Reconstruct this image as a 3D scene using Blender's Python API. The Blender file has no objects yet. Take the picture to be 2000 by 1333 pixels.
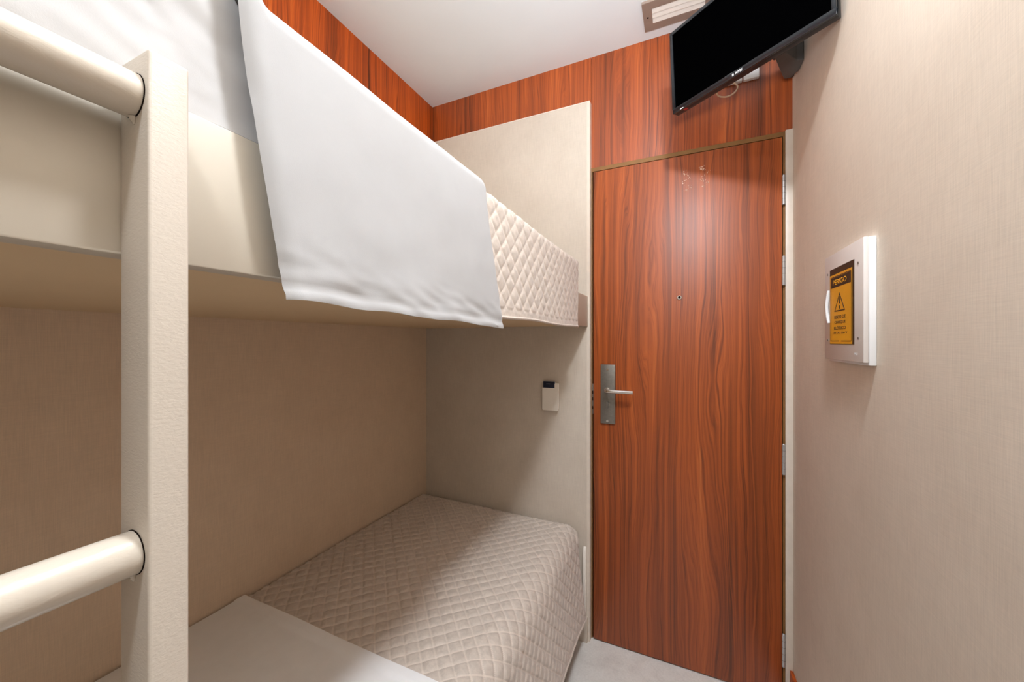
import bpy, bmesh, math, random
from mathutils import Vector, noise
random.seed(4)
S = bpy.context.scene
C = S.collection
PI = math.pi

# ------------------------------------------------------------------ camera
cam = bpy.data.cameras.new('camera')
cam.sensor_width = 36.0
cam.lens = 36.0 * 738.0 / 2000.0
cam.shift_y = 0.0005
cam.clip_start = 0.01
co = bpy.data.objects.new('camera', cam)
co.location = (0, 0, 1.35)
co.rotation_euler = (PI / 2, 0, math.radians(24.565))
C.objects.link(co)
S.camera = co

# ------------------------------------------------------------------ world, exposure
w = bpy.data.worlds.new('world')
w.use_nodes = True
w.node_tree.nodes['Background'].inputs[0].default_value = (1, 1, 1, 1)
w.node_tree.nodes['Background'].inputs[1].default_value = 0.0
S.world = w
S.view_settings.view_transform = 'Standard'
S.view_settings.look = 'None'
S.view_settings.gamma = 1.0
S.view_settings.exposure = 0.32
S.view_settings.use_curve_mapping = False

LAMP = (0.15, 0.42, 2.646)          # round ceiling lamp above the aisle
LAMP_STRENGTH = 225.0
FILL_LAMP_STRENGTH = 120.0
LAMP_COLOUR = (0.95, 1.0, 1.06)
FILL_LAMP = (0.02, -0.36, 2.646)        # unseen fill lamp added behind the camera
# unseen fill light added to brighten the ceiling
fl = bpy.data.lights.new('ceiling_fill', 'AREA')
fl.shape = 'RECTANGLE'; fl.size = fl.size_y = 0.16
fl.energy = 5.0; fl.color = (0.95, 1.0, 1.06); fl.spread = math.radians(80)
fo = bpy.data.objects.new('ceiling_fill', fl); C.objects.link(fo)
fo.location = (0.05, -0.05, 1.62)
fo.rotation_euler = (Vector((-0.05, 0.95, 2.646)) - Vector((0.05, -0.05, 1.62))).to_track_quat('-Z', 'Y').to_euler()

# ------------------------------------------------------------------ material helpers
def srgb(r, g, b):
    def f(c):
        c /= 255.0
        return c / 12.92 if c <= 0.04045 else ((c + 0.055) / 1.055) ** 2.4
    return (f(r), f(g), f(b), 1.0)

class NT:
    def __init__(self, name):
        self.m = bpy.data.materials.new(name)
        self.m.use_nodes = True
        self.n = self.m.node_tree.nodes
        self.l = self.m.node_tree.links
        self.b = self.n['Principled BSDF']
        self.tc = self.n.new('ShaderNodeTexCoord')
    def node(self, t, **kw):
        x = self.n.new(t)
        for k, v in kw.items(): setattr(x, k, v)
        return x
    def link(self, a, b): self.l.new(a, b)
    def mapped(self, scale, src=None):
        mp = self.node('ShaderNodeMapping')
        mp.inputs['Scale'].default_value = scale
        self.link(src or self.tc.outputs['Object'], mp.inputs['Vector'])
        return mp.outputs['Vector']
    def noise(self, vec, scale=1.0, detail=4.0, rough=0.55, dist=0.0):
        x = self.node('ShaderNodeTexNoise')
        x.inputs['Scale'].default_value = scale
        x.inputs['Detail'].default_value = detail
        x.inputs['Roughness'].default_value = rough
        x.inputs['Distortion'].default_value = dist
        self.link(vec, x.inputs['Vector'])
        return x.outputs['Fac']
    def ramp(self, fac, stops):
        x = self.node('ShaderNodeValToRGB')
        e = x.color_ramp.elements
        while len(e) < len(stops): e.new(0.5)
        for i, (p, c) in enumerate(stops):
            e[i].position = p; e[i].color = c
        self.link(fac, x.inputs['Fac'])
        return x.outputs['Color']
    def mix(self, fac, a, b, mode='MIX'):
        x = self.node('ShaderNodeMix', data_type='RGBA', blend_type=mode)
        if hasattr(fac, 'is_output'): self.link(fac, x.inputs[0])
        else: x.inputs[0].default_value = fac
        for v, i in ((a, 6), (b, 7)):
            if hasattr(v, 'is_output'): self.link(v, x.inputs[i])
            else: x.inputs[i].default_value = v
        return x.outputs[2]
    def math(self, op, a, b=0.0):
        x = self.node('ShaderNodeMath', operation=op)
        for v, i in ((a, 0), (b, 1)):
            if hasattr(v, 'is_output'): self.link(v, x.inputs[i])
            else: x.inputs[i].default_value = v
        return x.outputs[0]
    def bump(self, h, strength, dist=0.002):
        x = self.node('ShaderNodeBump')
        x.inputs['Strength'].default_value = strength
        x.inputs['Distance'].default_value = dist
        self.link(h, x.inputs['Height'])
        self.link(x.outputs['Normal'], self.b.inputs['Normal'])
    def set(self, base=None, rough=0.5, metal=0.0, spec=0.5):
        if base is not None:
            if hasattr(base, 'is_output'): self.link(base, self.b.inputs['Base Color'])
            else: self.b.inputs['Base Color'].default_value = base
        self.b.inputs['Roughness'].default_value = rough
        self.b.inputs['Metallic'].default_value = metal
        self.b.inputs['Specular IOR Level'].default_value = spec
        return self.m

def mat_plain(name, col, rough=0.5, metal=0.0, spec=0.5, var=0.04, scale=30, bump=0.0):
    t = NT(name)
    f = t.noise(t.mapped((scale,) * 3))
    d = [max(0, c * (1 - var)) for c in col[:3]] + [1]
    h = [min(1, c * (1 + var)) for c in col[:3]] + [1]
    if bump: t.bump(f, bump)
    return t.set(t.ramp(f, [(0.3, d), (0.7, h)]), rough, metal, spec)

def mat_wood(name, seed=0.0, gain=(1, 1, 1), rough=0.44, spec=0.65):
    """straight fine grain whose lines fold into flame shapes where the board's contour wanders"""
    t = NT(name)
    off = t.node('ShaderNodeVectorMath', operation='ADD')
    off.inputs[1].default_value = (seed, seed * 1.7, seed * 0.6)
    t.link(t.tc.outputs['Object'], off.inputs[0])
    src = off.outputs[0]
    sep = t.node('ShaderNodeSeparateXYZ'); t.link(src, sep.inputs[0])
    w1 = t.noise(t.mapped((6.0, 6.0, 0.85), src), detail=1.0, rough=0.4)
    w2 = t.noise(t.mapped((26, 26, 4.5), src), detail=1.0, rough=0.5)
    warp = t.math('ADD', t.math('MULTIPLY', t.math('SUBTRACT', w1, 0.5), 0.175), t.math('MULTIPLY', t.math('SUBTRACT', w2, 0.5), 0.022))
    u = t.math('ADD', t.math('ADD', sep.outputs[0], sep.outputs[1]), warp)
    com = t.node('ShaderNodeCombineXYZ')
    t.link(u, com.inputs[0]); t.link(t.math('MULTIPLY', sep.outputs[2], 0.02), com.inputs[1])
    v = com.outputs[0]
    straight = t.node('ShaderNodeCombineXYZ')
    t.link(t.math('ADD', t.math('ADD', sep.outputs[0], sep.outputs[1]), t.math('MULTIPLY', warp, 0.12)), straight.inputs[0])
    t.link(t.math('MULTIPLY', sep.outputs[2], 0.05), straight.inputs[1])
    sv = straight.outputs[0]
    broad = t.noise(t.mapped((11, 11, 1), sv), detail=2.0)
    mid = t.noise(t.mapped((60, 8, 1), sv), detail=2.0, rough=0.6)
    ring = t.noise(t.mapped((150, 6, 1), v), detail=3.0, rough=0.62)
    fine = t.noise(t.mapped((420, 30, 1), v), detail=2.0, rough=0.6)
    fade = t.noise(t.mapped((14, 14, 2.2), src), detail=2.0)
    s = t.math('ADD', t.math('MULTIPLY', broad, 0.36), t.math('MULTIPLY', mid, 0.34))
    s = t.math('ADD', s, t.math('MULTIPLY', ring, 0.30))
    stops = [(0.36, (98, 48, 19)), (0.44, (128, 61, 23)), (0.51, (151, 73, 28)), (0.58, (169, 84, 34)), (0.67, (186, 106, 54))]
    col = t.ramp(s, [(p, srgb(*[min(255, a * g) for a, g in zip(c, gain)])) for p, c in stops])
    lines = t.ramp(ring, [(0.30, (0.50, 0.44, 0.42, 1)), (0.43, (0.93, 0.92, 0.92, 1)), (0.5, (1, 1, 1, 1))])
    col = t.mix(t.ramp(fade, [(0.35, (0.25, 0.25, 0.25, 1)), (0.62, (0.95, 0.95, 0.95, 1))]), col, t.mix(1.0, col, lines, 'MULTIPLY'))
    fl = t.ramp(fine, [(0.36, (0.74, 0.71, 0.70, 1)), (0.5, (1, 1, 1, 1))])
    col = t.mix(0.65, col, fl, 'MULTIPLY')
    t.bump(fine, 0.05, 0.0008)
    return t.set(col, rough, 0, spec)

def mat_wallpaper(name, col, axis, seam=None):
    t = NT(name)
    hs = (26, 26, 900); vs = (900, 900, 22)
    h = t.noise(t.mapped(hs), detail=2.0)
    v = t.noise(t.mapped(vs), detail=2.0)
    b = t.noise(t.mapped((7, 7, 7)), detail=5.0, rough=0.65)
    weave = t.math('ADD', t.math('MULTIPLY', h, 0.4), t.math('MULTIPLY', v, 0.6))
    c0 = [c * 0.92 for c in col[:3]] + [1]
    c1 = [min(1, c * 1.07) for c in col[:3]] + [1]
    base = t.ramp(weave, [(0.34, c0), (0.66, c1)])
    blotch = t.ramp(b, [(0.3, (0.93, 0.92, 0.91, 1)), (0.7, (1, 1, 1, 1))])
    base = t.mix(1.0, base, blotch, 'MULTIPLY')
    if seam is not None:
        sp = t.node('ShaderNodeSeparateXYZ'); t.link(t.tc.outputs['Object'], sp.inputs[0])
        d = t.math('ABSOLUTE', t.math('SUBTRACT', sp.outputs[axis], seam))
        base = t.mix(t.math('LESS_THAN', d, 0.0012), base, [min(1, c * 1.25) for c in col[:3]] + [1])
    t.bump(weave, 0.15, 0.0012)
    return t.set(base, 0.62, 0, 0.3)

def mat_leatherette(name, col, rough=0.42):
    t = NT(name)
    a = t.noise(t.mapped((260, 260, 640)), detail=3.0, dist=0.5)
    b = t.noise(t.mapped((60, 60, 60)), detail=2.0)
    s = t.math('ADD', t.math('MULTIPLY', a, 0.75), t.math('MULTIPLY', b, 0.25))
    t.bump(s, 0.24, 0.0012)
    c0 = [c * 0.96 for c in col[:3]] + [1]
    return t.set(t.ramp(s, [(0.35, c0), (0.65, col)]), rough, 0, 0.5)

def mat_rung(name, col):
    t = NT(name)
    a = t.noise(t.mapped((150, 60, 150)), detail=3.0, dist=0.8)
    t.bump(a, 0.20, 0.0012)
    return t.set(col, 0.22, 0, 0.55)

def mat_fabric(name, col, sheen=0.2, bump=0.12, scale=900, wr=0.0):
    t = NT(name)
    f = t.noise(t.mapped((scale,) * 3), detail=2.0)
    g = t.noise(t.mapped((14, 14, 14)), detail=4.0)
    c0 = [c * 0.95 for c in col[:3]] + [1]
    base = t.ramp(g, [(0.3, c0), (0.7, col)])
    t.bump(f, bump, 0.0006)
    t.b.inputs['Sheen Weight'].default_value = sheen
    t.b.inputs['Sheen Roughness'].default_value = 0.4
    return t.set(base, 0.8, 0, 0.2)

def mat_quilt(name, col):
    """velvety fabric; the stitched grooves are real geometry"""
    t = NT(name)
    f = t.noise(t.mapped((700,) * 3), detail=2.0)
    g = t.noise(t.mapped((55, 55, 55)), detail=4.0, rough=0.7, dist=0.5)
    c0 = [c * 0.88 for c in col[:3]] + [1]
    c1 = [min(1, c * 1.06) for c in col[:3]] + [1]
    t.bump(t.math('ADD', t.math('MULTIPLY', g, 0.8), t.math('MULTIPLY', f, 0.2)), 0.22, 0.003)
    t.b.inputs['Sheen Weight'].default_value = 0.35
    t.b.inputs['Sheen Roughness'].default_value = 0.35
    at = t.node('ShaderNodeAttribute', attribute_name='stitch')
    thread = [min(1, c * 1.30) for c in col[:3]] + [1]
    base = t.mix(t.math('MULTIPLY', at.outputs['Fac'], 0.75), t.ramp(g, [(0.35, c0), (0.65, c1)]), thread)
    return t.set(base, 0.7, 0, 0.25)

def mat_floor(name):
    t = NT(name)
    a = t.noise(t.mapped((9, 9, 9)), detail=6.0, rough=0.65, dist=0.4)
    b = t.noise(t.mapped((130, 130, 130)), detail=3.0)
    col = t.ramp(a, [(0.3, srgb(222, 217, 211)), (0.5, srgb(235, 231, 225)), (0.72, srgb(242, 239, 234))])
    col = t.mix(0.25, col, t.ramp(b, [(0.35, (0.7, 0.7, 0.7, 1)), (0.6, (1, 1, 1, 1))]), 'MULTIPLY')
    return t.set(col, 0.38, 0, 0.45)

def mat_emit(name, col, strength):
    t = NT(name)
    t.b.inputs['Emission Color'].default_value = (*col, 1)
    t.b.inputs['Emission Strength'].default_value = strength
    return t.set((0.8, 0.8, 0.8, 1), 0.5)

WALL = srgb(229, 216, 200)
M = dict(
    wood=mat_wood('wood_laminate', 0.0, (1.10, 1.06, 0.95)), wood_door=mat_wood('wood_laminate_door', 3.1, (1.07, 1.06, 0.98)),
    wood_side=mat_wood('wood_laminate_band', 7.3, (1.22, 1.12, 0.85), 0.5, 0.3),
    wall_r=mat_wallpaper('linen_wallpaper_right', WALL, 1, 1.50),
    wall=mat_wallpaper('linen_wallpaper', WALL, 1),
    wall_l=mat_wallpaper('linen_wallpaper_shade_tint', srgb(226, 203, 177), 1),  # same wallpaper, with the alcove's warm shade put into its colour
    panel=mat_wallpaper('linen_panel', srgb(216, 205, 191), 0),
    trim=mat_plain('beige_trim', srgb(214, 200, 184), 0.45),
    trim_light=mat_plain('pale_trim', srgb(226, 214, 200), 0.4),
    ceiling=mat_plain('ceiling_paint', srgb(232, 238, 242), 0.8, spec=0.2, var=0.015, scale=3),
    floor=mat_floor('polished_screed'),
    bronze=mat_plain('bronze_metal', srgb(136, 96, 50), 0.6, 0.15, var=0.08),
    dark=mat_plain('dark_gap', srgb(26, 17, 12), 0.8, spec=0.1),
    bunk=mat_plain('cream_lacquer', srgb(199, 190, 175), 0.5, var=0.012, scale=8),
    bunk_under=mat_plain('bunk_underside_board', srgb(220, 193, 154), 0.6, var=0.02, scale=5),
    post=mat_leatherette('cream_textured_paint', srgb(208, 198, 185)),
    rung=mat_rung('cream_gloss_paint', srgb(203, 193, 179)),
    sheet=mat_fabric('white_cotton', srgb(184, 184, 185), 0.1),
    sheet_brightened=mat_fabric('white_cotton_brightened', srgb(249, 249, 250), 0.1),  # white cotton copy, lightened in colour to offset the lower bunk's shade
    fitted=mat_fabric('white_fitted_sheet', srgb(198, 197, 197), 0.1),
    quilt=mat_quilt('taupe_quilt', srgb(207, 195, 184)),
    piping=mat_fabric('taupe_binding', srgb(207, 194, 183), 0.3),
    tv=mat_plain('black_plastic', srgb(20, 21, 23), 0.32, var=0.1),
    tv_gloss=mat_plain('gloss_black_bezel', srgb(22, 25, 29), 0.18, spec=0.6),
    screen=mat_plain('black_screen', (0.0004, 0.0004, 0.0005, 1), 0.6, spec=0.0),
    grey_plastic=mat_plain('grey_bracket_plastic', srgb(92, 89, 86), 0.5),
    white_plastic=mat_plain('white_plastic', srgb(240, 240, 240), 0.35, var=0.01),
    cover_plastic=mat_plain('box_cover', srgb(222, 214, 208), 0.4, var=0.01),
    ivory=mat_plain('ivory_plastic', srgb(244, 237, 226), 0.35, var=0.01),
    navy=mat_plain('navy_card', srgb(22, 34, 58), 0.3),
    steel=mat_plain('brushed_steel', srgb(136, 132, 125), 0.45, 0.8, var=0.08, scale=90),
    chrome=mat_plain('satin_chrome', srgb(222, 220, 216), 0.22, 1.0),
    hinge=mat_plain('zinc_hinge', srgb(190, 192, 194), 0.35, 0.7),
    yellow=mat_plain('sign_yellow', srgb(234, 166, 28), 0.4),
    ink=mat_plain('sign_ink', srgb(48, 34, 14), 0.5),
    vent=mat_plain('taupe_vent', srgb(150, 132, 120), 0.5),
    slat=mat_plain('white_slat', srgb(236, 230, 222), 0.5),
    cable=mat_plain('beige_cable', srgb(226, 196, 164), 0.5),
    red=mat_plain('red_mark', srgb(150, 30, 34), 0.4),
    residue=mat_plain('dried_adhesive', srgb(214, 176, 154), 0.7, var=0.12, scale=200),
    base=mat_plain('bed_base_board', srgb(120, 104, 88), 0.7),
    lamp=mat_emit('lamp_diffuser', LAMP_COLOUR, LAMP_STRENGTH),
    fill_lamp=mat_emit('fill_lamp_diffuser', LAMP_COLOUR, FILL_LAMP_STRENGTH),
)

# ------------------------------------------------------------------ object helpers
WL = {}
def tag(o, label=None, cat=None, group=None, kind=None):
    if label: o['label'] = label
    if cat: o['category'] = cat
    if group: o['group'] = group
    if kind: o['kind'] = kind
    return o
def thing(name, label, cat, loc, group=None):
    o = bpy.data.objects.new(name, None)
    o.empty_display_size = 0.05
    C.objects.link(o); o.location = loc
    WL[o.name] = Vector(loc)
    return tag(o, label, cat, group)
def obj(name, bm, mat, parent=None, origin=None, smooth=None, bevel=0.0, seg=2, solid=None, label=None):
    """link bm (built in room coordinates) as one mesh object"""
    base = Vector(origin) if origin else (WL[parent.name] if parent else Vector((0, 0, 0)))
    bmesh.ops.translate(bm, verts=bm.verts, vec=-base)
    if bevel:
        bmesh.ops.remove_doubles(bm, verts=bm.verts, dist=1e-6)
        es = [e for e in bm.edges if len(e.link_faces) == 2 and e.calc_face_angle(0) > 0.6]
        bmesh.ops.bevel(bm, geom=es, offset=bevel, segments=seg, affect='EDGES', profile=0.5, clamp_overlap=True)
    bmesh.ops.recalc_face_normals(bm, faces=bm.faces)
    me = bpy.data.meshes.new(name)
    bm.to_mesh(me); bm.free()
    if smooth is None: smooth = bevel > 0
    if smooth:
        me.shade_smooth()
        me.set_sharp_from_angle(angle=math.radians(40))
    me.materials.append(mat)
    o = bpy.data.objects.new(name, me)
    C.objects.link(o)
    if parent:
        o.parent = parent
        o.location = base - WL[parent.name]
    else:
        o.location = base
    WL[o.name] = base
    if label: o['label'] = label
    return o
def struct(name, bm, mat, **k):
    o = obj(name, bm, mat, **k)
    o['kind'] = 'structure'
    return o
def NB(): return bmesh.new()
def box(bm, lo, hi):
    vs = [bm.verts.new((x, y, z)) for z in (lo[2], hi[2]) for y in (lo[1], hi[1]) for x in (lo[0], hi[0])]
    for f in ((0, 2, 3, 1), (4, 5, 7, 6), (0, 1, 5, 4), (2, 6, 7, 3), (0, 4, 6, 2), (1, 3, 7, 5)):
        bm.faces.new([vs[i] for i in f])
    return bm
def obox(bm, c, ax, half):
    """oriented box: centre, three axes, half sizes"""
    c = Vector(c); ax = [Vector(a) for a in ax]
    vs = []
    for sz in (-1, 1):
        for sy in (-1, 1):
            for sx in (-1, 1):
                vs.append(bm.verts.new(c + ax[0] * half[0] * sx + ax[1] * half[1] * sy + ax[2] * half[2] * sz))
    for f in ((0, 2, 3, 1), (4, 5, 7, 6), (0, 1, 5, 4), (2, 6, 7, 3), (0, 4, 6, 2), (1, 3, 7, 5)):
        bm.faces.new([vs[i] for i in f])
    return bm
def frame_for(d):
    d = Vector(d).normalized()
    a = Vector((0, 0, 1)) if abs(d.z) < 0.9 else Vector((1, 0, 0))
    u = d.cross(a).normalized()
    return u, d.cross(u).normalized()
def cyl(bm, p0, p1, r, n=24, r1=None):
    p0, p1 = Vector(p0), Vector(p1)
    u, v = frame_for(p1 - p0)
    r1 = r if r1 is None else r1
    A = [bm.verts.new(p0 + (u * math.cos(2 * PI * i / n) + v * math.sin(2 * PI * i / n)) * r) for i in range(n)]
    B = [bm.verts.new(p1 + (u * math.cos(2 * PI * i / n) + v * math.sin(2 * PI * i / n)) * r1) for i in range(n)]
    for i in range(n): bm.faces.new((A[i], A[(i + 1) % n], B[(i + 1) % n], B[i]))
    bm.faces.new(A[::-1]); bm.faces.new(B)
    return bm
def tube(bm, pts, r, n=10):
    pts = [Vector(p) for p in pts]
    rings = []
    for i, p in enumerate(pts):
        d = pts[min(i + 1, len(pts) - 1)] - pts[max(i - 1, 0)]
        u, v = frame_for(d)
        rings.append([bm.verts.new(p + (u * math.cos(2 * PI * k / n) + v * math.sin(2 * PI * k / n)) * r) for k in range(n)])
    for a, b in zip(rings, rings[1:]):
        for k in range(n): bm.faces.new((a[k], a[(k + 1) % n], b[(k + 1) % n], b[k]))
    bm.faces.new(rings[0][::-1]); bm.faces.new(rings[-1])
    return bm
def prism(bm, poly, z0, z1):
    A = [bm.verts.new((x, y, z0)) for x, y in poly]
    B = [bm.verts.new((x, y, z1)) for x, y in poly]
    n = len(poly)
    for i in range(n): bm.faces.new((A[i], A[(i + 1) % n], B[(i + 1) % n], B[i]))
    bm.faces.new(A[::-1]); bm.faces.new(B)
    return bm
def ngon_prism(bm, pts, d):
    """extrude the flat polygon pts by vector d"""
    d = Vector(d)
    A = [bm.verts.new(p) for p in pts]
    B = [bm.verts.new(Vector(p) + d) for p in pts]
    n = len(pts)
    for i in range(n): bm.faces.new((A[i], A[(i + 1) % n], B[(i + 1) % n], B[i]))
    bm.faces.new(A[::-1]); bm.faces.new(B)
    return bm
def spline(pts, k=8):
    pts = [Vector(p) for p in pts]
    out = []
    for i in range(len(pts) - 1):
        p0, p1, p2, p3 = pts[max(i - 1, 0)], pts[i], pts[i + 1], pts[min(i + 2, len(pts) - 1)]
        for j in range(k):
            t = j / k
            out.append(0.5 * ((2 * p1) + (p2 - p0) * t + (2 * p0 - 5 * p1 + 4 * p2 - p3) * t * t + (3 * p1 - p0 - 3 * p2 + p3) * t ** 3))
    out.append(pts[-1])
    return out
def text_bm(txt, size, origin, right, up, normal, depth=0.0004, width=None, bold=0.0):
    cu = bpy.data.curves.new('tmp_text', 'FONT')
    cu.body = txt; cu.size = 1.0; cu.extrude = 0.0; cu.offset = bold
    cu.align_x = 'CENTER'; cu.align_y = 'CENTER'
    o = bpy.data.objects.new('tmp_text', cu)
    C.objects.link(o)
    dg = bpy.context.evaluated_depsgraph_get(); dg.update()
    me = bpy.data.meshes.new_from_object(o.evaluated_get(dg))
    bpy.data.objects.remove(o); bpy.data.curves.remove(cu)
    bm = NB(); bm.from_mesh(me); bpy.data.meshes.remove(me)
    xs = [v.co.x for v in bm.verts]; ys = [v.co.y for v in bm.verts]
    cx, cy = (min(xs) + max(xs)) / 2, (min(ys) + max(ys)) / 2
    sy = size / (max(ys) - min(ys))
    sx = width / (max(xs) - min(xs)) if width else sy
    r = bmesh.ops.extrude_face_region(bm, geom=bm.faces[:])
    ex = [g for g in r['geom'] if isinstance(g, bmesh.types.BMVert)]
    for v in bm.verts: v.co.z = 0
    for v in ex: v.co.z = depth
    O, R, U, N = map(Vector, (origin, right, up, normal))
    for v in bm.verts:
        v.co = O + R * (v.co.x - cx) * sx + U * (v.co.y - cy) * sy + N * v.co.z
    return bm
def join_bm(a, b):
    me = bpy.data.meshes.new('tmp'); b.to_mesh(me); b.free()
    a.from_mesh(me); bpy.data.meshes.remove(me)
    return a

# ------------------------------------------------------------------ the room
XL, XR, YD, YB, ZC = -1.287, 0.366, 1.718, -1.62, 2.646
T = 0.10
struct('floor', box(NB(), (XL - T, YB - T, -0.10), (XR + T, YD + T, 0.0)), M['floor'])
struct('ceiling', box(NB(), (XL - T, YB - T, ZC), (XR + T, YD + T, ZC + 0.1)), M['ceiling'])
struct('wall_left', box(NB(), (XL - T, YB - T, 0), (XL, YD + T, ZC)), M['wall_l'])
struct('wall_right', box(NB(), (XR, YB - T, 0), (XR + T, YD + T, ZC)), M['wall_r'])
struct('wall_back', box(NB(), (XL, YB - T, 0), (XR, YB, ZC)), M['wall'])
struct('wall_light_block', box(NB(), (XL, -0.74, 0), (-0.41, -0.622, ZC)), M['wall'])  # unseen partition added to keep light off the near alcove
struct('wall_door', box(NB(), (XL, YD + 0.006, 0), (XR, YD + T, ZC)), M['dark'])
# wood bands under the ceiling and the panel over the door
struct('trim_1', box(NB(), (XL, YB, 2.430), (XL + 0.018, YD, ZC)), M['wood_side'])
struct('trim_2', box(NB(), (XL + 0.018, YD - 0.0, 2.425), (-0.3885, YD + 0.006, ZC)), M['wood'])
struct('trim_3', box(NB(), (-0.3870, YD - 0.0, 2.1405), (XR, YD + 0.006, ZC)), M['wood'])
# beige lining panel beside the door, 30 mm proud
PF = YD - 0.030
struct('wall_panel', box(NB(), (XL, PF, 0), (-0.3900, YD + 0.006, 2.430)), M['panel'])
bm = box(NB(), (-0.4010, PF - 0.0012, 0), (-0.3872, PF, 2.4325))
box(bm, (-0.3900, PF, 0), (-0.3872, YD + 0.006, 2.4325))
box(bm, (XL, PF - 0.0012, 2.4275), (-0.4010, PF, 2.4325))
struct('trim_4', bm, M['trim_light'])
# strip right of the door
struct('trim_5', box(NB(), (0.3425, YD - 0.012, 0), (XR, YD + 0.006, 2.1405)), M['trim_light'], bevel=0.0015)
# baseboards
struct('baseboard_right', box(NB(), (XR - 0.011, YB, 0), (XR, YD - 0.012, 0.128)), M['wood_side'], bevel=0.001)
struct('baseboard_door', box(NB(), (XL, PF - 0.013, 0), (-0.3960, PF, 0.112)), M['trim'], bevel=0.001)
# door frame, leaf and hardware
bm = box(NB(), (-0.3872, YD - 0.004, 2.1215), (0.3425, YD + 0.006, 2.1385))
box(bm, (0.3355, YD - 0.004, 0), (0.3425, YD + 0.006, 2.1215))
box(bm, (-0.3872, YD - 0.002, 0), (-0.3815, YD + 0.006, 2.1215))
struct('trim_6', bm, M['bronze'])
DF = YD - 0.008                                        # front face of the leaf
door = struct('door_1', box(NB(), (-0.3765, DF, 0.006), (0.3325, YD + 0.006, 2.1175)), M['wood_door'], bevel=0.0015)
door['label'] = 'tall reddish wood door with steel lever handle'
for z0, z1 in ((1.862, 1.972), (1.561, 1.669), (0.852, 0.964), (0.134, 0.254)):
    k = 0.0055
    bm = cyl(NB(), (0.3362, DF - 0.0035, z0), (0.3362, DF - 0.0035, z1), k, 20)
    hg = obj('hinge', bm, M['hinge'], door, smooth=True)
    bm = NB()
    for q in (0.2, 0.4, 0.6, 0.8):
        zz = z0 + (z1 - z0) * q
        cyl(bm, (0.3362, DF - 0.0035, zz - 0.0006), (0.3362, DF - 0.0035, zz + 0.0006), k + 0.0004, 20)
    obj('knuckle_joint', bm, M['steel'], hg, smooth=True)
    obj('hinge_cap', cyl(NB(), (0.3362, DF - 0.0035, z1), (0.3362, DF - 0.0035, z1 + 0.003), k * 0.8, 16, k * 0.4), M['hinge'], hg, smooth=True)
bm = cyl(NB(), (-0.020, DF - 0.004, 1.532), (-0.020, DF, 1.532), 0.0085, 24)
ph = obj('peephole', bm, M['chrome'], door, smooth=True)
obj('lens', cyl(NB(), (-0.020, DF - 0.0046, 1.532), (-0.020, DF - 0.004, 1.532), 0.005, 20), M['dark'], ph)
hp = obj('handle_plate', box(NB(), (-0.3425, DF - 0.009, 0.985), (-0.2785, DF, 1.248)), M['steel'], door, bevel=0.002)
for z in (1.2255, 0.997):
    sc = obj('screw', cyl(NB(), (-0.3120, DF - 0.0105, z), (-0.3120, DF - 0.009, z), 0.0052, 18), M['chrome'], hp, smooth=True)
obj('thumb_turn', join_bm(cyl(NB(), (-0.3095, DF - 0.011, 1.070), (-0.3095, DF - 0.009, 1.070), 0.0095, 24),
    box(NB(), (-0.3150, DF - 0.022, 1.054), (-0.3085, DF - 0.011, 1.084))), M['steel'], hp, bevel=0.0008)
bm = tube(NB(), spline([(-0.3130, DF - 0.009, 1.134), (-0.3130, DF - 0.034, 1.134), (-0.3085, DF - 0.046, 1.134), (-0.296, DF - 0.050, 1.134),
                        (-0.25, DF - 0.050, 1.134), (-0.199, DF - 0.050, 1.134)], 7), 0.0082, 18)
cyl(bm, (-0.3130, DF - 0.013, 1.134), (-0.3130, DF - 0.009, 1.134), 0.0125, 24)
obj('lever', bm, M['chrome'], hp, smooth=True)
bm = box(NB(), (-0.3815, YD - 0.006, 1.022), (-0.3772, YD + 0.004, 1.158))
lt = obj('strike_plate', bm, M['steel'], door, bevel=0.0005)
bm = NB()
for z in (1.05, 1.09, 1.12): box(bm, (-0.3812, YD - 0.0075, z - 0.007), (-0.3776, YD - 0.006, z + 0.007))
obj('latch', bm, M['dark'], lt)
# dried adhesive marks near the top of the leaf
for cx, cz, sd in ((0.008, 2.015, 1), (0.072, 2.022, 5)):
    bm = NB(); rr = random.Random(sd)
    for q in range(46):
        zz = rr.uniform(-0.045, 0.04)
        x0 = cx + 0.011 * math.sin(zz * 150) + rr.gauss(0, 0.005); z0 = cz + zz
        r0 = rr.uniform(0.0008, 0.0026)
        cyl(bm, (x0, DF - 0.0003, z0), (x0 + rr.uniform(-.001, .001), DF, z0), r0, 7, r0 * 1.3)
    obj('adhesive_mark', bm, M['residue'], door)

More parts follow.
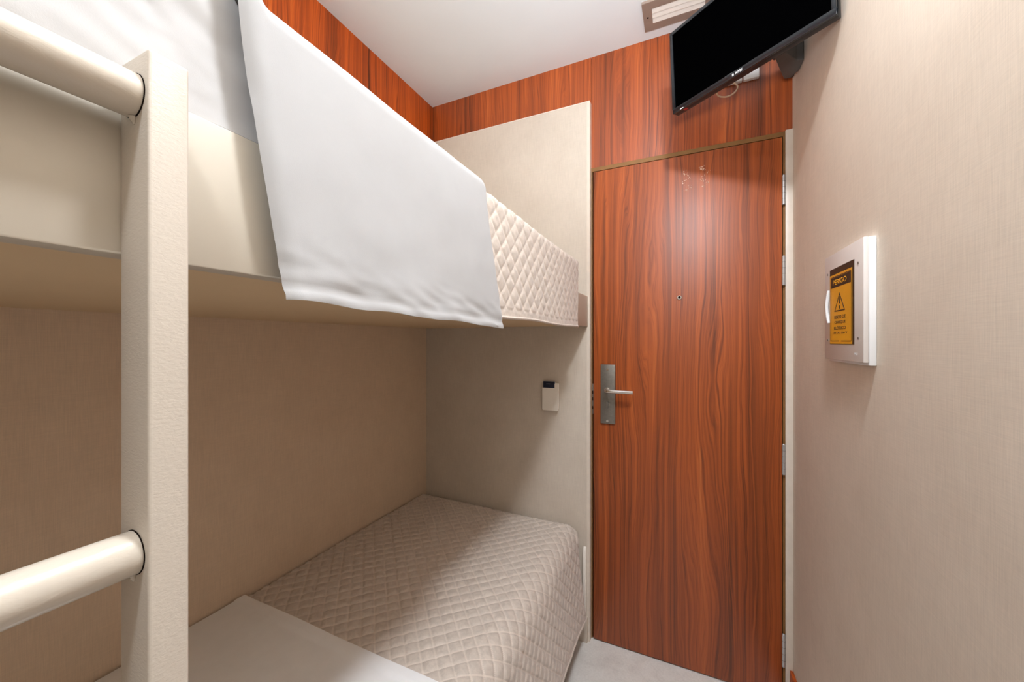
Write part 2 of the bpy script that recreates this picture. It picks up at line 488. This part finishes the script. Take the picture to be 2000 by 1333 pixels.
# ------------------------------------------------------------------ ceiling lamp above the aisle, plus an added fill lamp (outside the frame)
for L, label in ((LAMP, 'round white ceiling lamp above the aisle, the one nearer the door'), (FILL_LAMP, 'unseen round fill lamp added to the ceiling beside the ladder')):
    lt = thing('ceiling_light', label, 'lamp', L)
    bm = NB(); n = 40
    prof = [(0.088, 0.0), (0.104, 0.0), (0.104, -0.012), (0.098, -0.016), (0.088, -0.016)]
    rings = [[bm.verts.new((L[0] + r * math.cos(2 * PI * i / n), L[1] + r * math.sin(2 * PI * i / n), L[2] + z)) for i in range(n)] for r, z in prof]
    for a, b in zip(rings, rings[1:] + rings[:1]):
        for i in range(n): bm.faces.new((a[i], a[(i + 1) % n], b[(i + 1) % n], b[i]))
    obj('lamp_frame', bm, M['white_plastic'], lt, smooth=True)
    bm = NB()
    prof = [(0.0878, -0.002), (0.0878, -0.016), (0.080, -0.026), (0.06, -0.033), (0.03, -0.037), (0.004, -0.038)]
    rings = [[bm.verts.new((L[0] + r * math.cos(2 * PI * i / n), L[1] + r * math.sin(2 * PI * i / n), L[2] + z)) for i in range(n)] for r, z in prof]
    for a, b in zip(rings, rings[1:]):
        for i in range(n): bm.faces.new((a[i], a[(i + 1) % n], b[(i + 1) % n], b[i]))
    bm.faces.new(rings[0]); bm.faces.new(rings[-1])
    obj('diffuser', bm, M['lamp'] if L is LAMP else M['fill_lamp'], lt, smooth=True)

# ------------------------------------------------------------------ bunk, ladder
RX0, RX1 = -0.4205, -0.3966                            # rail: back, front
bk = thing('bunk_bed', 'cream lacquered upper bunk platform spanning the alcove with a long side rail', 'bunk bed', (-0.84, 0.6, 1.417))
obj('side_rail', box(NB(), (RX0, -0.62, 1.417), (RX1, PF, 1.553)), M['bunk'], bk, bevel=0.002)
obj('platform', box(NB(), (XL, -0.62, 1.421), (RX0, PF, 1.445)), M['bunk_under'], bk)
obj('end_rail', box(NB(), (XL, -0.62, 1.445), (RX0, -0.60, 1.553)), M['bunk'], bk)

PX0, PX1 = -0.3962, -0.3535
ld = thing('bunk_ladder', 'cream textured steel ladder with round rungs hooked to the bunk rail', 'ladder', (-0.375, 0.0, 0.0))
YP = (0.1395, 0.1645)
for y0, y1 in (YP, (-0.285, -0.26)):
    bm = box(NB(), (PX0, y0, 0.0), (PX1, y1, 1.5635))
    bmesh.ops.subdivide_edges(bm, edges=[e for e in bm.edges if abs(e.verts[0].co.z - e.verts[1].co.z) > 1], cuts=6, use_grid_fill=True)
    obj('ladder_post', bm, M['post'], ld, bevel=0.0022, seg=3)
for z in (1.5335, 1.1925, 0.8515, 0.5105, 0.1695):
    bm = NB(); segs = 24
    cyl(bm, (-0.3745, -0.26, z), (-0.3745, YP[0], z), 0.0160, 40)
    rg = obj('rung', bm, M['rung'], ld, smooth=True)
    obj('joint_gap', cyl(NB(), (-0.3745, YP[0] - 0.0007, z), (-0.3745, YP[0], z), 0.0165, 40), M['dark'], rg)
    bm = cyl(NB(), (-0.3735, YP[0] - 0.0022, z - 0.0172), (-0.3735, YP[0], z - 0.0195), 0.0016, 8)
    cyl(bm, (-0.3735, YP[0] - 0.0012, z - 0.016), (-0.3735, YP[0] - 0.0004, z - 0.0215), 0.0026, 10, 0.0006)
    obj('weld_drip', bm, M['rung'], rg, smooth=True)

# ------------------------------------------------------------------ bedding
def arc_profile(s, flat, r, flare=0.0):
    """walk s along a flat of length 'flat', a quarter round of radius r, then down: returns (horizontal, drop)"""
    if s <= flat: return s, 0.0
    s2 = s - flat
    q = r * PI / 2
    if s2 <= q:
        a = s2 / r
        return flat + r * math.sin(a), r * (1 - math.cos(a))
    d = s2 - q
    return flat + r + flare * d, r + d
def frac(x): return x - math.floor(x)
def quilt_h(a, b, diag):
    u = (a + b) / diag; v = (a - b) / diag
    du = abs(frac(u) - 0.5) * 2; dv = abs(frac(v) - 0.5) * 2      # 1 on a stitch line
    h = (1 - du ** 4.0) * (1 - dv ** 4.0)
    st = max(0.0, min(1.0, (max(du, dv) - 0.885) / 0.07))
    return h, st
def nz(x, y, z): return noise.noise(Vector((x, y, z)))
def build_grid(bm, P, N, closed_back=None):
    """grid of points P with outward normals N offset back by closed_back to give a real thickness"""
    ni, nj = len(P), len(P[0])
    F = [[bm.verts.new(P[i][j]) for j in range(nj)] for i in range(ni)]
    for i in range(ni - 1):
        for j in range(nj - 1): bm.faces.new((F[i][j], F[i + 1][j], F[i + 1][j + 1], F[i][j + 1]))
    if closed_back:
        B = [[bm.verts.new(P[i][j] - N[i][j] * closed_back) for j in range(nj)] for i in range(ni)]
        for i in range(ni - 1):
            for j in range(nj - 1): bm.faces.new((B[i][j], B[i][j + 1], B[i + 1][j + 1], B[i + 1][j]))
        for i in range(ni - 1):
            bm.faces.new((F[i][0], B[i][0], B[i + 1][0], F[i + 1][0]))
            bm.faces.new((F[i][-1], F[i + 1][-1], B[i + 1][-1], B[i][-1]))
        for j in range(nj - 1):
            bm.faces.new((F[0][j], F[0][j + 1], B[0][j + 1], B[0][j]))
            bm.faces.new((F[-1][j], B[-1][j], B[-1][j + 1], F[-1][j + 1]))
    return bm
def grid_normals(P):
    ni, nj = len(P), len(P[0]); N = []
    for i in range(ni):
        row = []
        for j in range(nj):
            a = P[min(i + 1, ni - 1)][j] - P[max(i - 1, 0)][j]
            b = P[i][min(j + 1, nj - 1)] - P[i][max(j - 1, 0)]
            n_ = a.cross(b)
            row.append(n_.normalized() if n_.length > 1e-10 else (row[-1] if row else Vector((0, 0, 1))))
        N.append(row)
    return N

def coverlet(x0, xf, r, ztop, hem, y0, yf, re, enddrop, R, step, puff, flare, rumple, thick, hemwave):
    """quilted cover: flat from the wall x0 to front face xf, hanging to z = hem; far end at yf drops by enddrop"""
    flat = xf - r - x0
    Ls = flat + r * PI / 2 + (ztop - hem - r)
    Lt = (yf - re - y0) + re * PI / 2 + max(0, enddrop - re)
    ni = int(Ls / step); nj = int(Lt / step)
    P, H = [], []
    for i in range(ni + 1):
        s = Ls * i / ni; row = []; hr = []
        for j in range(nj + 1):
            t = Lt * j / nj
            dx, d1 = arc_profile(s, flat, r, flare)
            dy, d2 = arc_profile(t, yf - re - y0, re, 0.0)
            x = x0 + dx; y = y0 + dy
            drop = max(d1, d2) if min(d1, d2) > 0.5 * re + 0.02 else (d1 ** 2.4 + d2 ** 2.4) ** (1 / 2.4)
            kx = x - (xf - R); ky = y - (yf - R)
            if kx > 0 and ky > 0:
                m = math.hypot(kx, ky)
                if m > R:
                    x = xf - R + kx / m * R; y = yf - R + ky / m * R
            z = ztop - drop
            dn = min(1.0, d1 / 0.2)
            z += 0.006 * nz(x * 2.3, y * 2.3, 1.7) * (1 - dn) + hemwave * dn * nz(y * 3.1, 0.3, 5.0)
            x += rumple * dn * (nz(y * 5.0, z * 1.5, 2.2) + 0.6 * nz(y * 17, z * 4, 9.2) * 0.5)
            row.append(Vector((x, y, z)))
            hem_flat = min(1.0, max(0.0, (Ls - s - 0.018) / 0.004))
            qh, st = quilt_h(s + 0.011, t + y0, 0.052)
            hs = math.exp(-((Ls - s - 0.018) / 0.0016) ** 2)
            hr.append((puff * (qh * hem_flat + (1 - hem_flat) * 0.7) - 0.0015 * hs, st * hem_flat))
        P.append(row); H.append(hr)
    N = grid_normals(P)
    for i in range(ni + 1):
        for j in range(nj + 1):
            rum = 0.0010 * nz(P[i][j].x * 60, P[i][j].y * 60, P[i][j].z * 60)
            P[i][j] = P[i][j] + N[i][j] * (H[i][j][0] + rum)
    bm = NB()
    lay = bm.verts.layers.float.new('stitch')
    build_grid(bm, P, N, thick)
    bm.verts.ensure_lookup_table()
    k = 0
    for i in range(ni + 1):
        for j in range(nj + 1):
            bm.verts[k][lay] = H[i][j][1]; k += 1
    return bm, P

# --- lower bed
bs = thing('low_bed', 'low board bed of the lower bunk, hidden under its quilted cover', 'bed', (-0.86, 0.5, 0))
obj('base_board', box(NB(), (-1.250, -0.36, 0.12), (-0.475, 1.600, 0.300)), M['base'], bs, bevel=0.004)
for x in (-1.18, -0.56):
    for y in (-0.28, 1.52): obj('foot', box(NB(), (x - 0.025, y - 0.025, 0), (x + 0.025, y + 0.025, 0.12)), M['dark'], bs)
mt = thing('mattress', 'white mattress of the lower bed under the quilted cover', 'mattress', (-0.86, 0.5, 0.300))
obj('mattress_body', box(NB(), (-1.255, -0.38, 0.300), (-0.480, 1.610, 0.502)), M['fitted'], mt, bevel=0.065, seg=6)
bm, P = coverlet(-1.276, -0.428, 0.085, 0.527, 0.150, 0.30, 1.681, 0.050, 0.16, 0.058, 0.0030, 0.0050, 0.12, 0.008, 0.007, 0.012)
cv = obj('coverlet', bm, M['quilt'], origin=(-0.86, 1.0, 0.53), smooth=True)
tag(cv, 'taupe diamond-quilted cover on the lower bed, hanging to near the floor', 'bed cover')
bm = tube(NB(), [p + Vector((0.001, 0, -0.001)) for p in P[-1][::4]], 0.0038, 8)
obj('hem_binding', bm, M['piping'], cv, smooth=True)

def sheet(x0, xf, r, ztop, hem_l, hem_r, y0, y1, y0b, y1b, step, flare, thick, wr, fold=0.0, lift=0.0):
    """plain sheet laid across the bed between y0 and y1 and hanging in front; the hanging part runs to y0b..y1b at its hem"""
    flat = xf - r - x0
    P = []
    L0 = flat + r * PI / 2
    ns = int((L0 + ztop - min(hem_l, hem_r) - r) / step); nt = int((y1 - y0) / step)
    for i in range(ns + 1):
        row = []
        for j in range(nt + 1):
            q = j / nt
            hem = hem_l + (hem_r - hem_l) * q
            Ls = L0 + (ztop - hem - r)
            s = Ls * i / ns
            dx, d = arc_profile(s, flat, r, flare)
            k = max(0.0, (s - flat) / (Ls - flat)) if s > flat else 0.0
            y = (y0 + (y1 - y0) * q) * (1 - k) + (y0b + (y1b - y0b) * q) * k
            x = x0 + dx; z = ztop - d
            kk = min(1.0, d / 0.1)
            wv = wr * (nz(y * 6, z * 5, 3.1) + 0.5 * nz(y * 15, z * 22, 7.7) * k ** 2)
            x += wv * kk
            z += wr * 0.8 * nz(x * 7, y * 7, 0.4) * (1 - kk)
            # rolled side edges
            e = min(q * (y1 - y0), (1 - q) * (y1 - y0))
            roll = max(0.0, 1 - e / 0.016)
            x -= (0.007 + 0.012 * max(0.0, 1 - d / 0.12)) * roll ** 2 * kk
            z -= 0.006 * roll ** 2 * (1 - kk)
            if kk >= 1:
                hh = Ls - s
                x += 0.0022 * math.exp(-((hh - 0.004) / 0.005) ** 2) - 0.0016 * math.exp(-((hh - 0.017) / 0.0025) ** 2)
                z += 0.0045 * nz(y * 14, 4.4, 0.2) * max(0, 1 - hh / 0.05)
                x += 0.0026 * nz(y * 26 + hh * 40, hh * 70, 1.3) * max(0, 1 - abs(hh - 0.02) / 0.045)
            if lift: z += lift * min(1.0, max(0.0, (0.240 - y) / 0.03)) * max(0.0, 1 - d / 0.16)
            if fold:
                ee = (1 - q) * (y1 - y0)
                dz = 0.0028 * min(1.0, max(0.0, (0.031 - ee) / 0.003)) + 0.006 * max(0.0, 1 - e / 0.016) ** 2 * 0.8
                z += dz * (1 - kk)
            row.append(Vector((x, y, z)))
        P.append(row)
    N = grid_normals(P)
    return build_grid(NB(), P, N, thick), P
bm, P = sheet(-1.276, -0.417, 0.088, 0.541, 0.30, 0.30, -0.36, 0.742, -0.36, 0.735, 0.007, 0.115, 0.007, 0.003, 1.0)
sh = obj('bed_sheet', bm, M['sheet_brightened'], origin=(-0.86, 0.3, 0.54), smooth=True)
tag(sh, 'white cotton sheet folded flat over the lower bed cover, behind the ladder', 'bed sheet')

# --- upper bed
mu = thing('mattress', 'upper bunk mattress in a tight white fitted sheet behind the ladder', 'mattress', (-0.84, 0.5, 1.445))
P = []
ns, nt = 200, 300
flat = 0.844
for i in range(ns + 1):
    row = []
    for j in range(nt + 1):
        y = -0.58 + (1.47 + 0.58) * j / nt
        top = 0.020 * min(1.0, max(0.0, (0.46 - y) / 0.06)) + 0.036 * min(1.0, max(0.0, (0.240 - y) / 0.03))
        Ls = flat + 0.025 * PI / 2 + (1.662 + top - 0.025 - 1.5545)
        dx, d = arc_profile(Ls * i / ns, flat, 0.025)
        x = -1.270 + dx; z = 1.662 + top - d
        k = min(1, d / 0.05)
        bul = 0.002 * math.sin(min(1.0, d / 0.11) * PI)
        cre = 0.0018 * nz(y * 9 + z * 4, z * 26 - y * 5, 2.0) + 0.0010 * nz(y * 30, z * 70 + y * 20, 5.0)
        # one long crease running up and back
        yy = 0.118 - (z - 1.63) * 0.62 + 0.04
        cre -= 0.0022 * math.exp(-((y - yy) / 0.0016) ** 2) * (1 if z > 1.585 else 0)
        x += bul + cre * k
        row.append(Vector((x, y, z)))
    P.append(row)
N = grid_normals(P)
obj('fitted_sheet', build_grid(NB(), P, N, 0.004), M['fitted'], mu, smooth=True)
obj('mattress_body', box(NB(), (-1.266, -0.575, 1.446), (-0.446, 1.465, 1.652)), M['fitted'], mu, bevel=0.035, seg=4)
bm, P = coverlet(-1.262, -0.3855, 0.026, 1.678, 1.4085, 0.47, 1.497, 0.024, 0.12, 0.030, 0.0032, 0.0034, 0.0, 0.004, 0.006, 0.008)
cu = obj('coverlet', bm, M['quilt'], origin=(-0.84, 1.0, 1.68), smooth=True)
tag(cu, 'taupe diamond-quilted cover over the upper bunk, showing right of the white sheet', 'bed cover')
bm = tube(NB(), [p + Vector((0.001, 0, -0.001)) for p in P[-1][::4]], 0.0038, 8)
obj('hem_binding', bm, M['piping'], cu, smooth=True)
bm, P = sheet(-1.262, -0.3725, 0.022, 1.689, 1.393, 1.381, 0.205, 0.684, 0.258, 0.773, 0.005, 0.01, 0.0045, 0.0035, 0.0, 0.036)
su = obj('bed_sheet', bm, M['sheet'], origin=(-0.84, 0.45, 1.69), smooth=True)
tag(su, 'large white sheet draped over the upper bunk rail, hanging down in front', 'bed sheet')

# ------------------------------------------------------------------ television in the corner
TC = Vector((0.1505, 1.3372, 2.3130))
TN = Vector((-0.592, -0.8034, -0.0636)).normalized()
TR = Vector((0.80505, -0.59321, 0.0))
TU = TR.cross(TN).normalized()
if TU.z < 0: TU = -TU
TW, TH = 0.478, 0.284
tv = thing('television', 'black flat television mounted high in the corner above the wood door', 'television', TC - TN * 0.05)
def tp(a, b, c): return TC + TR * a + TU * b + TN * c
def tbox(bm, a0, a1, b0, b1, c0, c1):
    return obox(bm, tp((a0 + a1) / 2, (b0 + b1) / 2, (c0 + c1) / 2), (TR, TU, TN), ((a1 - a0) / 2, (b1 - b0) / 2, (c1 - c0) / 2))
hw, hh = TW / 2, TH / 2
obj('cabinet', tbox(NB(), -hw, hw, -hh, hh, -0.026, -0.004), M['tv'], tv, bevel=0.003)
bm = NB()
pts0 = [(-hw * .82, -hh * .72), (hw * .82, -hh * .72), (hw * .82, hh * .78), (-hw * .82, hh * .78)]
pts1 = [(-hw * .62, -hh * .5), (hw * .62, -hh * .5), (hw * .62, hh * .6), (-hw * .62, hh * .6)]
A = [bm.verts.new(tp(a, b, -0.026)) for a, b in pts0]; B = [bm.verts.new(tp(a, b, -0.046)) for a, b in pts1]
for i in range(4): bm.faces.new((A[i], A[(i + 1) % 4], B[(i + 1) % 4], B[i]))
bm.faces.new(A[::-1]); bm.faces.new(B)
obj('rear_cover', bm, M['tv'], tv)
bw = 0.0105; ch = 0.017
bm = tbox(NB(), -hw, hw, -hh, -hh + ch, -0.004, 0.004)
tbox(bm, -hw, hw, hh - bw, hh, -0.004, 0.004)
tbox(bm, -hw, -hw + bw, -hh + ch, hh - bw, -0.004, 0.004)
tbox(bm, hw - bw, hw, -hh + ch, hh - bw, -0.004, 0.004)
bz = obj('bezel', bm, M['tv_gloss'], tv, bevel=0.0012)
obj('screen', tbox(NB(), -hw + bw, hw - bw, -hh + ch, hh - bw, -0.004, 0.0005), M['screen'], tv)
obj('logo', text_bm('B AME', 0.0072, tp(-0.008, -hh + ch * 0.5, 0.0041), TR, TU, TN, 0.0003, 0.031), M['white_plastic'], bz)
obj('energy_sticker', tbox(NB(), -hw + 0.030, -hw + 0.043, -hh + 0.001, -hh + 0.0035, 0.004, 0.0044), M['white_plastic'], bz)
obj('red_sticker', tbox(NB(), -hw + 0.036, -hw + 0.049, -hh - 0.0004, -hh, -0.016, -0.004), M['red'], bz)
# bracket
bt = thing('wall_bracket', 'dark grey swivel bracket holding the television to the wall corner', 'bracket', (0.345, 1.62, 2.30))
bm = prism(NB(), [(0.274, 1.516), (0.3035, 1.502), (0.344, 1.560), (0.3645, 1.565), (0.3645, 1.620), (0.345, 1.657), (0.326, 1.651)], 2.300, 2.400)
obj('housing', bm, M['grey_plastic'], bt, bevel=0.002)
d = Vector((0.592, 0.803, 0)).normalized()
q0 = TC - TN * 0.062; 
obj('arm', obox(NB(), (q0 + Vector((0.292, 1.535, 2.345))) / 2, (d, Vector((d.y, -d.x, 0)), (0, 0, 1)),
    ((Vector((0.292, 1.535, 0)) - Vector((q0.x, q0.y, 0))).length / 2, 0.02, 0.022)), M['tv'], bt, bevel=0.002)
obj('mounting_plate', obox(NB(), TC - TN * 0.050, (TR, TU, TN), (0.055, 0.055, 0.004)), M['tv'], bt, bevel=0.001)
obj('wall_plate', box(NB(), (0.3575, 1.590, 2.330), (XR, 1.706, 2.440)), M['tv'], bt, bevel=0.001)
# socket and cable behind it
sk = thing('power_socket', 'white double socket on the wood panel behind the television', 'socket', (0.22, YD, 2.39))
obj('socket_plate', box(NB(), (0.142, YD - 0.016, 2.362), (0.203, YD, 2.425)), M['white_plastic'], sk, bevel=0.002)
obj('socket_plate', box(NB(), (0.2075, YD - 0.016, 2.362), (0.259, YD, 2.425)), M['white_plastic'], sk, bevel=0.002)
cb = spline([(0.176, YD - 0.010, 2.362), (0.185, 1.690, 2.340), (0.183, 1.686, 2.322), (0.165, 1.684, 2.306), (0.140, 1.682, 2.303),
             (0.116, 1.674, 2.314), (0.105, 1.62, 2.335), (0.11, 1.50, 2.36), (0.13, 1.425, 2.34), (0.165, 1.41, 2.33)], 8)
c_ = obj('cable', tube(NB(), cb, 0.0030, 10), M['cable'], origin=(0.15, 1.69, 2.30), smooth=True)
tag(c_, 'beige cable looping below the television from the white socket', 'cable')

# ------------------------------------------------------------------ ceiling vent
VX0, VX1, VY0, VY1 = -0.150, 0.104, 1.518, 1.659
ox0, ox1, oy0, oy1 = -0.1165, 0.0705, 1.552, 1.6245
vz = ZC - 0.010
vt = thing('ceiling_vent', 'taupe framed air vent with white slats in the ceiling above the door', 'vent', (-0.02, 1.589, ZC))
bm = box(NB(), (VX0, VY0, vz), (VX1, oy0, ZC)); box(bm, (VX0, oy1, vz), (VX1, VY1, ZC))
box(bm, (VX0, oy0, vz), (ox0, oy1, ZC)); box(bm, (ox1, oy0, vz), (VX1, oy1, ZC))
vf = obj('vent_frame', bm, M['vent'], vt)
for x, y in ((-0.133, 1.589), (0.088, 1.589)):
    obj('screw', cyl(NB(), (x, y, vz - 0.0012), (x, y, vz), 0.0032, 12), M['dark'], vf)
ns = 3
for i in range(ns):
    a = oy0 + (oy1 - oy0) * i / ns; b = oy0 + (oy1 - oy0) * (i + 1) / ns
    bm = NB()
    ngon_prism(bm, [(ox0, a + 0.0007, vz + 0.0062), (ox0, a + 0.0007, vz + 0.0077), (ox0, b, vz + 0.0015), (ox0, b, vz)], (ox1 - ox0, 0, 0))
    obj('slat', bm, M['slat'], vt)
obj('backing', box(NB(), (ox0, oy0, ZC - 0.0012), (ox1, oy1, ZC)), M['dark'], vt)

# ------------------------------------------------------------------ distribution box on the right wall
BX, BXc = XR, 0.3437
db = thing('distribution_box', 'white electrical box with a yellow warning sign on the right wall', 'electrical box', (XR, 1.157, 1.30))
obj('housing', box(NB(), (0.3530, 1.0365, 1.2985), (XR, 1.2790, 1.5725)), M['white_plastic'], db, bevel=0.002)
cvr = obj('cover', box(NB(), (BXc, 1.0365, 1.3045), (0.3530, 1.2780, 1.5725)), M['cover_plastic'], db, bevel=0.002)
for y, z in ((1.2545, 1.526), (1.0615, 1.5215), (1.0615, 1.357), (1.2545, 1.3535)):
    obj('screw', cyl(NB(), (BXc - 0.0008, y, z), (BXc, y, z), 0.0030, 14), M['steel'], cvr, smooth=True)
bm = NB()
tube(bm, spline([(BXc - 0.001, 1.243, 1.483), (BXc - 0.003, 1.2465, 1.462), (BXc - 0.004, 1.2475, 1.440), (BXc - 0.003, 1.2465, 1.418), (BXc - 0.001, 1.243, 1.398)], 6), 0.0035, 12)
obj('pull_handle', bm, M['white_plastic'], cvr, smooth=True)
tx = text_bm('MG', 0.0055, (BXc - 0.0002, 1.073, 1.3225), (0, -1, 0), (0, 0, 1), (-1, 0, 0), 0.0003, 0.017)
obj('embossed_mark', tx, M['white_plastic'], cvr)
# sign: y runs from 1.2343 (left) to 1.0817 (right)
sx = BXc - 0.0012
yl, yr, z0, z1 = 1.2343, 1.0825, 1.3435, 1.5335
def sbox(a0, a1, b0, b1, c0, c1, bm=None):
    """a: 0..1 from left to right, b: 0..1 from bottom to top"""
    return box(bm or NB(), (sx - c1, yl + (yr - yl) * a1, z0 + (z1 - z0) * b0), (sx - c0, yl + (yr - yl) * a0, z0 + (z1 - z0) * b1))
sg = obj('warning_sign', sbox(0, 1, 0, 1, -0.0012, 0), M['ink'], cvr, label='yellow and black danger sign')
obj('sign_face', sbox(0.015, 0.945, 0.005, 0.918, 0, 0.0003), M['yellow'], sg)
obj('title_bar', sbox(0.075, 0.90, 0.745, 0.878, 0.0003, 0.0005), M['ink'], sg)
def sp(a, b, c): return Vector((sx - c, yl + (yr - yl) * a, z0 + (z1 - z0) * b))
SR, SU, SN = (0, -1, 0), (0, 0, 1), (-1, 0, 0)
W_ = yl - yr; H_ = z1 - z0
obj('title_lettering', text_bm('PERIGO', H_ * 0.066, sp(0.45, 0.811, 0.0005), SR, SU, SN, 0.0002, W_ * 0.58, 0.012), M['yellow'], sg)
bm = sbox(0.055, 0.068, 0.045, 0.88, 0.0003, 0.0005); sbox(0.907, 0.92, 0.045, 0.88, 0.0003, 0.0005, bm)
sbox(0.055, 0.42, 0.036, 0.046, 0.0003, 0.0005, bm); sbox(0.52, 0.92, 0.036, 0.046, 0.0003, 0.0005, bm)
sbox(0.055, 0.92, 0.882, 0.89, 0.0003, 0.0005, bm)
obj('border_line', bm, M['ink'], sg)
bm = NB(); tri = [(0.22, 0.425), (0.68, 0.425), (0.45, 0.665)]
cen = (0.45, 0.505)
inn = [(cen[0] + (a - cen[0]) * 0.82, cen[1] + (b - cen[1]) * 0.82) for a, b in tri]
for i in range(3):
    j = (i + 1) % 3
    ngon_prism(bm, [sp(*tri[i], 0.0003), sp(*tri[j], 0.0003), sp(*inn[j], 0.0003), sp(*inn[i], 0.0003)], (-0.0003, 0, 0))
ngon_prism(bm, [sp(a, b, 0.0003) for a, b in ((0.44, 0.62), (0.46, 0.62), (0.475, 0.52), (0.425, 0.52))], (-0.0003, 0, 0))
ngon_prism(bm, [sp(a, b, 0.0003) for a, b in ((0.43, 0.455), (0.47, 0.455), (0.47, 0.495), (0.43, 0.495))], (-0.0003, 0, 0))
obj('warning_triangle', bm, M['ink'], sg)
bm = NB()
for txt, b, h, wd in (('RISCO DE', 0.352, 0.042, 0.47), ('CHOQUE', 0.283, 0.042, 0.47), ('ELÉTRICO', 0.213, 0.046, 0.50), ('110 OU 220 V', 0.148, 0.026, 0.60)):
    join_bm(bm, text_bm(txt, H_ * h, sp(0.46, b, 0.0003), SR, SU, SN, 0.0003, W_ * wd, 0.012))
obj('lettering', bm, M['ink'], sg)

# ------------------------------------------------------------------ card holder by the door
kx0, kx1, kz0, kz1 = -0.6065, -0.5300, 1.030, 1.1570
kh = thing('card_holder', 'ivory key card switch with a navy card on the beige panel left of the door', 'card switch', (-0.568, PF, 1.09))
obj('back_plate', box(NB(), (kx0, PF - 0.008, kz0 + 0.006), (kx1, PF, kz1)), M['ivory'], kh, bevel=0.003)
bm = ngon_prism(NB(), [(x, PF - 0.020, z) for x, z in ((kx0, kz0 + 0.004), (kx0 + 0.004, kz0), (kx1 - 0.004, kz0), (kx1, kz0 + 0.004), (kx1, kz1 - 0.002),
    (kx1 - 0.016, kz1 - 0.002), (kx1 - 0.016, 1.134), (kx0, 1.134))], (0, 0.0105, 0))
obj('front_pocket', bm, M['ivory'], kh)
kc = obj('key_card', box(NB(), (kx0 + 0.004, PF - 0.0185, 1.105), (kx1 - 0.0170, PF - 0.0100, 1.1640)), M['navy'], origin=(-0.575, PF - 0.01, 1.11), bevel=0.0006)
tag(kc, 'navy blue key card standing in the ivory wall holder', 'key card')
obj('lettering', text_bm('---', 0.0012, (-0.577, PF - 0.0185, 1.1525), (1, 0, 0), (0, 0, 1), (0, -1, 0), 0.0003, 0.018), M['white_plastic'], kc)

# narrow white cable trunking rising from the baseboard next to the panel's edge
bm = ngon_prism(NB(), [(-0.4165, y, z) for y, z in ((PF, 0.112), (PF - 0.012, 0.112), (PF - 0.012, 0.405), (PF, 0.425))], (0.0135, 0, 0))
wp = obj('cable_trunking', bm, M['ivory'], origin=(-0.41, PF, 0.112), bevel=0.0008)
tag(wp, 'narrow white cable trunking above the baseboard behind the lower bed corner', 'trunking')
